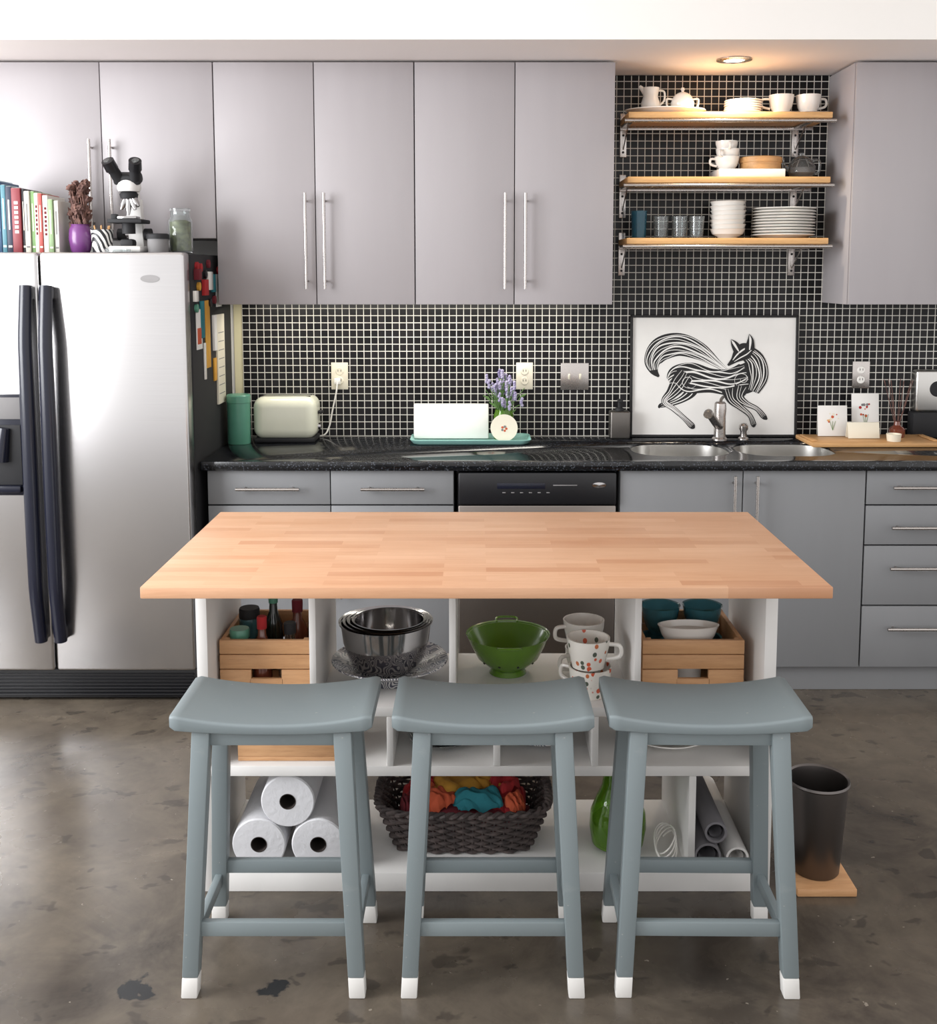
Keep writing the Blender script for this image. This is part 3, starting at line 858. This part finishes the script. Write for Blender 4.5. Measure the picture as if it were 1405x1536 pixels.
# near hind leg, front legs
limb([(1026, 560, 26), (1016, 576, 26), (1005, 591, 17), (995, 603, 10), (1008, 614, 8), (1024, 628, 7), (1036, 640, 9), (1040, 643, 2)], [(-.3, 1.3), (-.1, 1.2), (.1, 1.4), (.3, 1.2)])
limb([(1110, 580, 24), (1106, 596, 15), (1116, 606, 9), (1132, 614, 7), (1143, 626, 8), (1148, 630, 2)], [(-.25, 1.3), (.02, 1.0), (.25, 1.3)])
limb([(1090, 584, 24), (1094, 600, 14), (1108, 612, 9), (1122, 624, 7), (1128, 638, 8), (1130, 641, 2)], [(-.25, 1.3), (.02, 1.0), (.25, 1.2)])
# neck, head turned back, muzzle and ears
limb([(1126, 588, 18), (1134, 566, 28), (1130, 544, 28), (1118, 531, 24), (1112, 522, 14)], [(-.40, 1.0), (-.27, 1.8), (-.13, 1.0), (.01, 2.0), (.15, 1.0), (.28, 1.8), (.40, 1.0)])
limb([(1124, 522, 10), (1114, 527, 25), (1104, 534, 20), (1096, 542, 9), (1088, 549, 3)], [(-.22, 1.8), (.12, 2.4)], wob=0)
limb([(1092, 510, .6), (1097, 517, 10), (1104, 528, 15)], [(0.01, 3.4)], wob=0)
limb([(1119, 502, .6), (1121, 512, 10), (1120, 526, 15)], [(0.01, 3.4)], wob=0)
ribbon([(1104, 531, .5), (1108, 532, 2.4), (1112, 530, .5)], -.0078, "ink")
fo = b.done()
fo.rotation_euler = (-.045, 0, 0); fo.location.y = 4.492; fo.location.z = Z + .001

b = B("wooden_serving_board"); b.bx(1.355, 1.89, 4.22, 4.455, Z, Z + .018, "oak", .005)
for sx in (1.375, 1.87): b.bx(sx - .012, sx + .012, 4.26, 4.42, Z + .018, Z + .024, "oak", .003)
b.done()
zb = Z + .0185
def card(name, x0, x1, h, y, acc):
    b = B(name); b.box(((x0 + x1) / 2, y, zb + h / 2 + .001), (x1 - x0, .003, h), "paper", .0008, (-.12, 0, 0))
    for k in range(11):
        cx = (x0 + x1) / 2 + random.uniform(-.2, .2) * (x1 - x0); cz = h * random.uniform(.45, .75)
        b.lathe((cx, y - .0022 + (cz - h / 2) * .12, zb + cz), [(0, 0), (random.uniform(.003, .007), 0)], acc[k % len(acc)], 8, rot=(math.pi / 2 - .12, 0, 0))
    for q in (-1, 0, 1):
        b.tube([((x0 + x1) / 2, y - .003 - h * .035, zb + h * .2), ((x0 + x1) / 2 + .012 * q, y - .003, zb + h * .5)], .0008, "leaf", 5)
    b.done()
card("greeting_card", 1.43, 1.553, .128, 4.40, ("ivory", "orange", "pine"))
card("greeting_card", 1.585, 1.70, .175, 4.44, ("red", "orange", "inkg"))
b = B("folded_note_card"); b.box((1.60, 4.335, zb + .034), (.13, .003, .066), "ivory", .001, (-.2, 0, 0)); b.box((1.60, 4.355, zb + .034), (.13, .003, .066), "ivory", .001, (.2, 0, 0)); b.done()
b = B("reed_diffuser"); c = (1.755, 4.38, zb)
b.lathe(c, [(0, 0), (.03, 0), (.033, .008), (.033, .035), (.014, .05), (.012, .065), (.015, .067), (.01, .067), (0, .06)], "oil", 26)
for k in range(7):
    a = k * .9 + .3; b.tube([(c[0], c[1], zb + .02), (c[0] + .06 * math.cos(a), c[1] + .04 * math.sin(a), zb + .24)], .0015, "brown", 5)
b.done()
b = B("tea_light_candle"); b.lathe((1.70, 4.27, zb), [(0, 0), (.026, 0), (.03, .03), (.027, .03), (.024, .02), (0, .02)], "ivory", 24); b.done()
b = B("countertop_radio")
b.bx(1.865, 2.13, 4.467, 4.525, Z + .11, Z + .29, "steel", .012, 3); b.bx(1.855, 2.14, 4.462, 4.528, Z, Z + .11, "blackmat", .008)
b.lathe((1.955, 4.468, Z + .21), [(0, .006), (.03, .006), (.034, 0)], "blackmat", 28, rot=(math.pi / 2, 0, 0)); b.done()

# ------------------------------------------------------------------ kitchen island
IX0, IX1, IY0, IY1, IT = -.752, .798, 2.307, 3.057, .908
isl = bpy.data.objects.new("kitchen_island", None); COL.objects.link(isl)
b = B("tabletop"); b.bx(IX0, IX1, IY0, IY1, IT - .027, IT, "butcher", .003); b.done(parent=isl)
b = B("shelf_frame"); f0, f1 = 2.612, 3.0
W = "white"; tz = IT - .0275
def pn(*a): b.bx(*a, W, .0015)
pn(-.712, -.684, f0, f1, 0, tz); pn(.734, .765, f0, f1, 0, tz)
pn(-.6838, .7338, f0, f1, .0, .051)
pn(-.6838, .7338, f0, f1, .315, .342)
pn(-.6838, .7338, f0, f1, .475, .50)
for x in (-.425, -.069, .403): pn(x, x + .017, f0, f1, .5002, tz)
for x in (-.23, .045, .297): pn(x, x + .017, f0, f1, .3422, .4748)
for x in (.55,): pn(x, x + .018, f0, f1, .0512, .3148)
b.done(parent=isl)

def crate(name, x0, x1, y0, y1, z0, h):
    b = B(name); m = "pine2"; t = .012
    b.bx(x0, x1, y0 + t, y1 - t, z0, z0 + .008, m, .001)
    for ya in (y0, y1 - t):
        b.bx(x0, x1, ya, ya + t, z0 + h * .74, z0 + h, m, .002)
        b.bx(x0, x1, ya, ya + t, z0 + h * .46, z0 + h * .725, m, .002)
        cx = (x0 + x1) / 2
        b.bx(x0, cx - .04, ya, ya + t, z0, z0 + h * .445, m, .002); b.bx(cx + .04, x1, ya, ya + t, z0, z0 + h * .445, m, .002)
        b.bx(cx - .045, cx + .045, ya, ya + t, z0, z0 + h * .28, m, .002)
    for xa in (x0, x1 - t):
        for k in (0, .52): b.bx(xa, xa + t, y0 + t, y1 - t, z0 + h * k, z0 + h * (k + .47), m, .002)
    for xa in (x0 + t, x1 - t * 2):
        for ya in (y0 + t, y1 - t * 2): b.bx(xa, xa + t, ya, ya + t, z0 + .008, z0 + h, m, .001)
    return b.done()
S1 = .5005
crate("wooden_crate", -.676, -.432, 2.70, 2.96, S1, .145)
crate("wooden_crate", .438, .706, 2.70, 2.96, S1, .145)
def bottle(name, x, y, z0, r, h, m, cap="blackmat"):
    b = B(name); b.lathe((x, y, z0), [(0, 0), (r, 0), (r, h * .55), (r * .45, h * .72), (r * .4, h * .85), (0, h * .85)], m, 22)
    b.lathe((x, y, z0 + h * .82), [(r * .5, 0), (r * .52, h * .16), (r * .45, h * .18), (0, h * .18)], cap, 18); b.done()
zc = S1 + .009
for i, (x, y, r, h, m, cap) in enumerate(((-.573, 2.75, .026, .185, "oil", "red"), (-.500, 2.76, .032, .165, "glass", "blackmat"), (-.565, 2.87, .026, .225, "dkglass", "mint"), (-.500, 2.88, .03, .19, "oil", "maroon"))):
    bottle("spice_bottle", x, y, zc, r, h, m, cap)
def jar(x, y, r, h, m, cap):
    b = B("lidded_jar"); b.lathe((x, y, zc), [(0, 0), (r, 0), (r, h * .8), (r * .9, h * .85), (0, h * .85)], m, 26)
    b.lathe((x, y, zc + h * .84), [(0, 0), (r * 1.02, 0), (r * 1.02, h * .13), (r * .95, h * .16), (0, h * .16)], cap, 26); b.done()
jar(-.634, 2.755, .026, .15, "glass", "mint"); jar(-.632, 2.87, .028, .17, "tealglass", "blackmat")
def bowl(name, c, r, h, m, t=.003, seg=40):
    b = B(name); b.lathe(c, [(0, 0), (r * .4, 0), (r * .72, h * .3), (r * .93, h * .7), (r, h), (r + .002, h + .002), (r - t, h), (r * .9, h * .68), (r * .68, h * .3), (r * .35, .006), (0, .006)], m, seg); return b.done()
for xx in (.513, .630):
    for i in range(2): bowl("teal_glass_bowl", (xx, 2.875, zc + .09 * i), .054, .085, "tealglass")
b = B("white_storage_dish"); b.lathe((.57, 2.765, zc), [(0, 0), (.035, 0), (.04, .08), (.072, .13), (.080, .152), (.083, .157), (.078, .158), (.068, .142), (0, .135)], "china", 36, sc=(1, .5)); b.done()

# mixing bowls on a patterned platter
b = B("patterned_serving_bowl"); b.lathe((-.235, 2.79, S1), [(0, 0), (.06, 0), (.062, .022), (.10, .034), (.158, .062), (.157, .066), (.10, .040), (.05, .03), (0, .03)], "plate_p", 48)
b.done()
b = B("nested_mixing_bowls")
for i, (r, dz) in enumerate(((.122, 0), (.114, .007), (.105, .013), (.095, .018))):
    h = .135 - i * .004
    zz = S1 + .034 + dz
    b.lathe((-.245 + .003 * i, 2.79, zz), [(0, 0), (r * .55, 0), (r * .8, .025), (r * .95, h * .6), (r, h), (r + .006, h + .001), (r + .005, h - .003), (r - .002, h - .004), (r * .93, h * .6), (r * .77, .028), (r * .5, .004), (0, .003)], "chrome", 48)
b.done()
b = B("green_colander"); c = (.088, 2.855, S1)
b.lathe(c, [(.05, 0), (.052, 0), (.045, .012), (.05, .016), (.085, .045), (.105, .085), (.113, .108), (.117, .110), (.115, .106), (.110, .104), (.100, .083), (.08, .047), (.045, .02), (0, .018)], "green", 48)
for sy in (-1, 1):
    b.tube(smooth_pts([(c[0] - .03, c[1] + sy * .108, S1 + .106), (c[0] - .025, c[1] + sy * .132, S1 + .112), (c[0] + .025, c[1] + sy * .132, S1 + .112), (c[0] + .03, c[1] + sy * .108, S1 + .106)]), .0035, "green", 8)
for k in range(10):
    a = math.pi * 2 * k / 10
    for rr, zz in ((.0815, .042),):
        b.lathe((c[0] + rr * math.cos(a), c[1] + rr * math.sin(a), S1 + zz), [(0, .002), (.003, .002), (.0035, 0)], "blackmat", 8, rot=(0, math.pi / 2 + .6, a))
b.done()
for i, (xx, yy, mm, hh) in enumerate(((.30, 2.695, ("mugp", "mugp"), (2.6, -.3)), (.302, 2.835, ("china", "china"), (-2.6, 3.5)))):
    for j in range(2):
        b = B("coffee_mug"); cup(b, (xx - .006 * j, yy, S1 + j * .0785), .057, .078, mm[j], hh[j], "china", .75, .004); b.done()

# middle row
S2 = .3425
b = B("wooden_tray"); b.bx(-.62, -.36, 2.64, 2.90, S2, S2 + .012, "pine2", .002)
for a in ((-.62, -.36, 2.64, 2.652), (-.62, -.36, 2.888, 2.90), (-.62, -.608, 2.652, 2.888), (-.372, -.36, 2.652, 2.888)): b.bx(*a, S2 + .012, S2 + .06, "pine2", .002)
b.done()
plates("stack_of_glass_plates", (-.09, 2.78, S2), .095, 5, .01, "glass")
plates("stack_of_saucers", (.175, 2.78, S2), .085, 6, .01, "plate_p")
plates("stack_of_dinner_plates", (.52, 2.80, S2), .12, 4, .012)

# bottom row
S3 = .0515
for (x, z_) in ((-.5675, S3 + .0705), (-.4125, S3 + .0705), (-.490, S3 + .0705 + .1175)):
    b = B("paper_towel_roll"); r = .070
    y0, y1 = 2.625, 2.905
    b.lathe((x, y1, z_), [(.021, 0), (r - .003, 0), (r, .004), (r, y1 - y0 - .004), (r - .003, y1 - y0), (.021, y1 - y0)], "towel", 48, rot=(math.pi / 2, 0, 0))
    b.lathe((x, y1, z_), [(.0215, y1 - y0 + .0005), (.0195, y1 - y0 + .0005), (.0195, 0), (.0215, 0)], "board", 32, rot=(math.pi / 2, 0, 0))
    b.lathe((x, y1 - .12, z_), [(0, 0), (.0194, 0)], "board", 24, rot=(math.pi / 2, 0, 0)); b.done()
# wicker basket
b = B("wicker_basket"); cx, cy = -.035, 2.80
def bpt(t, s, off=0):
    hx = .185 + .045 * s; hy = .095 + .03 * s
    a = 2 * math.pi * t; n = 5
    ca, sa = math.cos(a), math.sin(a)
    k = (abs(ca) ** n + abs(sa) ** n) ** (-1 / n)
    return Vector((cx + ca * k * (hx + off), cy + sa * k * (hy + off), S3 + .006 + s * .110 + .014 * s * (abs(ca) ** 3)))
NS = 52
for r_ in range(12):
    s_ = r_ / 11.0
    pts = [bpt(i / 312, s_, .005 * math.cos(math.pi * (i / 312 * NS) + math.pi * r_)) for i in range(312)]
    b.tube(pts, .0055, "wicker", 6, closed=True)
for k in range(NS):
    b.tube([bpt(k / NS, s_) for s_ in (0, .3, .6, 1.0)], .003, "wicker", 5)
for q in range(2):
    pts = [bpt(i / 160, 1.06, .007 * math.cos(60 * math.pi * i / 160 + q * math.pi)) + Vector((0, 0, .004 * math.sin(60 * math.pi * i / 160 + q * math.pi))) for i in range(160)]
    b.tube(pts, .006, "wicker", 6, closed=True)
ft = [bpt(i / 40, 0) for i in range(40)]
b.add([tuple(p) for p in ft], [tuple(range(40))], "wicker")
basket = b.done()
# cloths: squares of fabric with parallel soft folds, tossed on a heap (contents of the basket)
b = B("cloth_napkins")
def heap(x, y):   # local height of the heap underneath
    return .085 + .040 * (1 - (x / .23) ** 2) * (1 - (y / .125) ** 2)
def cloth(px, py, lift, sx, sy, m, seed, rot, fd):
    N = 56; vs = []
    for i in range(N + 1):
        for j in range(N + 1):
            u = -1 + 2 * i / N; v = -1 + 2 * j / N
            # irregular outline with pointed corners
            wob = 1 + .14 * noise.noise(Vector((u * 1.3 + seed, v * 1.3, seed)))
            lx = u * sx * wob * (1 - .12 * v * v); ly = v * sy * wob * (1 - .12 * u * u)
            X_ = px + lx * math.cos(rot) - ly * math.sin(rot); Y_ = py + lx * math.sin(rot) + ly * math.cos(rot)
            X_ = .205 * math.tanh(X_ / .205 * 1.15) ; Y_ = .108 * math.tanh(Y_ / .108 * 1.15)
            s = (u * math.cos(fd) + v * math.sin(fd)) * 5.2 + 1.6 * noise.noise(Vector((u * 1.1, v * 1.1, seed * 2)))
            fold = .013 * (abs(math.sin(s)) ** .7) * (1 - .35 * abs(v)) + .016 * noise.noise(Vector((u * 1.7 + seed, v * 1.7, 3)))
            edge = max(abs(u), abs(v))
            zz = heap(X_, Y_) + lift + fold - .02 * edge ** 5
            vs.append((cx + X_, cy + Y_, S3 + zz))
    fs = [(i * (N + 1) + j, (i + 1) * (N + 1) + j, (i + 1) * (N + 1) + j + 1, i * (N + 1) + j + 1) for i in range(N) for j in range(N)]
    b.add(vs, fs, m)
b.ball((cx, cy, S3 + .065), (.19, .10, .05), "maroon", .2, 2, 3)
for args in ((0, 0, -.006, .22, .12, "maroon", 1.2, 0, .4), (-.13, .01, .010, .08, .085, "red", 2.7, .3, 1.1), (.13, .0, .010, .085, .085, "red", 7.9, -.25, .7),
             (-.165, -.04, .020, .05, .05, "maroon", 3.3, .5, 0), (-.03, .035, .024, .085, .06, "yellow", 4.1, .35, .3), (-.075, -.045, .024, .05, .048, "orange", 5.5, -.5, 1.2),
             (.04, -.052, .026, .065, .045, "tealc", 6.3, .2, .5), (.075, .045, .026, .05, .045, "yellow", 9.1, -.3, 1.0), (.155, -.05, .024, .045, .045, "orange", 8.4, .5, .2),
             (.12, .03, .036, .055, .045, "red", 12.3, .6, 1.4), (-.115, .045, .032, .06, .04, "red", 11.5, -.2, .9)):
    cloth(*args)
nap = b.done(1.3)
nap.location -= basket.location
nap.parent = basket
b = B("green_glass_jug"); c = (.385, 2.745, S3)
b.lathe(c, [(0, 0), (.05, 0), (.070, .015), (.077, .06), (.074, .10), (.058, .14), (.044, .17), (.040, .20), (.044, .225), (.041, .225), (.037, .20), (.041, .17), (.054, .14), (.070, .10), (.073, .06), (.064, .018), (0, .008)], "gglass", 36)
b.lathe(c, [(0, .009), (.055, .012), (.070, .05), (.069, .08), (0, .081)], "green", 30)
b.done()
b = B("coiled_white_cable")
pts = []
for i in range(90):
    a = i * .3; k = i // 21
    pts.append((.508 + (.030 - .002 * k) * math.cos(a), 2.70 + .05 * math.sin(a) * (1 - .06 * k), S3 + .006 + .028 * (1 + math.sin(a + .5 * k)) + .002 * k))
b.tube(pts, .0022, "china", 6); b.done()
for (x, z_, m, r) in ((.606, S3 + .0355, "greyroll", .035), (.684, S3 + .0305, "white", .030), (.626, S3 + .1005, "greyroll", .029)):
    b = B("rolled_paper"); b.lathe((x, 3.03, z_), [(r - .006, 0), (r, 0), (r, .40), (r - .006, .40), (r - .006, 0)], m, 28, rot=(math.pi / 2, 0, 0))
    b.lathe((x, 3.03, z_), [(r - .012, .39), (r - .010, .01)], m, 28, rot=(math.pi / 2, 0, 0)); b.done()

# waste bin on its board
b = B("wooden_trivet"); b.bx(.83, .985, 2.585, 2.775, 0.0005, .022, "pine2", .004); b.done()
b = B("waste_bin"); b.lathe((.905, 2.68, .0225), [(0, 0), (.058, 0), (.061, .004), (.077, .245), (.082, .250), (.080, .256), (.075, .252), (.073, .24), (.057, .008), (0, .006)], "darkchrome", 48); b.done()

# ------------------------------------------------------------------ stools
def stool(cx, rot=0):
    b = B("saddle_stool")
    m = "stool"
    y0, y1 = -.120, .120; w = .2225
    loops = []
    NX = 36
    for i in range(NX + 1):
        s = -1 + 2 * i / NX
        x = s * w
        zt_ = .620 + .023 * abs(s) ** 2.2
        zb_ = .596 + .010 * abs(s) ** 2.2
        sh = 0
        if i in (0, NX): sh = .005
        r = .007
        ya, yb = y0 + sh, y1 - sh; za, zz = zb_ + sh, zt_ - sh
        lp = []
        for (yy, zq, a0) in ((yb - r, zz - r, 0), (ya + r, zz - r, 90), (ya + r, za + r * .6, 180), (yb - r, za + r * .6, 270)):
            for k in range(4):
                a = math.radians(a0 + 30 * k); rr = r if zq > (za + zz) / 2 else r * .6
                lp.append((x, yy + r * math.cos(a), zq + rr * math.sin(a)))
        loops.append(lp)
    n = len(loops[0]); vs = [v for l in loops for v in l]
    fs = [(i * n + k, i * n + (k + 1) % n, (i + 1) * n + (k + 1) % n, (i + 1) * n + k) for i in range(NX) for k in range(n)]
    fs.append(tuple(range(n))); fs.append(tuple(NX * n + k for k in range(n)))
    b.add(vs, fs, m)
    def leg(sx, sy):
        yf = -.135 if sy < 0 else .140
        yt = -.092 if sy < 0 else .085
        foot = Vector((sx * .187, yf, 0)); top = Vector((sx * .156, yt, .600))
        k = foot.lerp(top, .078)
        b.prism(foot, k, .036, .034, "tip"); b.prism(k, top, .036, .034, m, .040, .038)
        return foot, top
    L = {(sx, sy): leg(sx, sy) for sx in (-1, 1) for sy in (-1, 1)}
    def at(k, z): f, t_ = L[k]; return f.lerp(t_, z / .6)
    def rail(p, q, hz, th, horizontal):
        c_ = (p + q) / 2; l = (q - p).length
        if horizontal: b.box(c_, (l, th, hz), m, .003)
        else:
            ang = math.atan2(q.z - p.z, q.y - p.y)
            b.box(c_, (th, l, hz), m, .003, (ang, 0, 0))
    for sy in (-1, 1):
        rail(at((-1, sy), .152), at((1, sy), .152), .034, .018, True)
        rail(at((-1, sy), .580), at((1, sy), .580), .030, .018, True)
    for sx in (-1, 1):
        rail(at((sx, -1), .122), at((sx, 1), .122), .030, .018, False)
        rail(at((sx, -1), .580), at((sx, 1), .580), .030, .018, False)
    o = b.done()
    o.rotation_euler = (0, 0, rot)
    o.location = (o.location.x + cx, o.location.y + 2.352, 0)
    return o
stool(-.452, .0); stool(.037, 0.0); stool(.517, -.012)

# ------------------------------------------------------------------ lights
w = bpy.data.worlds.new("World"); scene.world = w; w.use_nodes = True
bg = w.node_tree.nodes["Background"]; bg.inputs[0].default_value = (1, .985, .985, 1); bg.inputs[1].default_value = 1.38
def area(name, loc, target, sx, sy, e, col=(1, 1, 1)):
    l = bpy.data.lights.new(name, 'AREA'); l.shape = 'RECTANGLE'; l.size = sx; l.size_y = sy; l.energy = e; l.color = col
    o = bpy.data.objects.new(name, l); COL.objects.link(o); o.location = loc
    o.rotation_euler = (Vector(target) - Vector(loc)).to_track_quat('-Z', 'Y').to_euler(); return o
area("window_light", (-3.6, 1.8, 1.9), (-.4, 3.9, 1.3), 2.2, 2.0, 210, (.96, .975, 1))
area("under_cabinet_light", (-.5, 4.36, 1.474), (-.5, 4.44, .9), .9, .04, 3.5, (1, .95, .85))
area("under_cabinet_light", (.2, 4.36, 1.474), (.2, 4.44, .9), .5, .04, 1.8, (1, .95, .85))
s = bpy.data.lights.new("niche_downlight", 'SPOT'); s.energy = 24; s.spot_size = 2.2; s.spot_blend = .7; s.shadow_soft_size = .035; s.color = (1, .86, .66)
so = bpy.data.objects.new("niche_downlight", s); COL.objects.link(so); so.location = (.995, 4.20, 2.405); so.rotation_euler = (.12, 0, 0)

# ------------------------------------------------------------------ camera
cam = bpy.data.cameras.new("camera"); co = bpy.data.objects.new("camera", cam); COL.objects.link(co)
cam.sensor_fit = 'HORIZONTAL'; cam.sensor_width = 36; cam.lens = 1589.94 * 36 / 1405
cam.shift_x = -(714.14 - 702.5) / 1405; cam.shift_y = -(768 - 577.49) / 1405
co.location = (0, 0, 1.6079); co.rotation_euler = (math.pi / 2 - .1060, 0, 0)
scene.camera = co
scene.view_settings.view_transform = 'Standard'
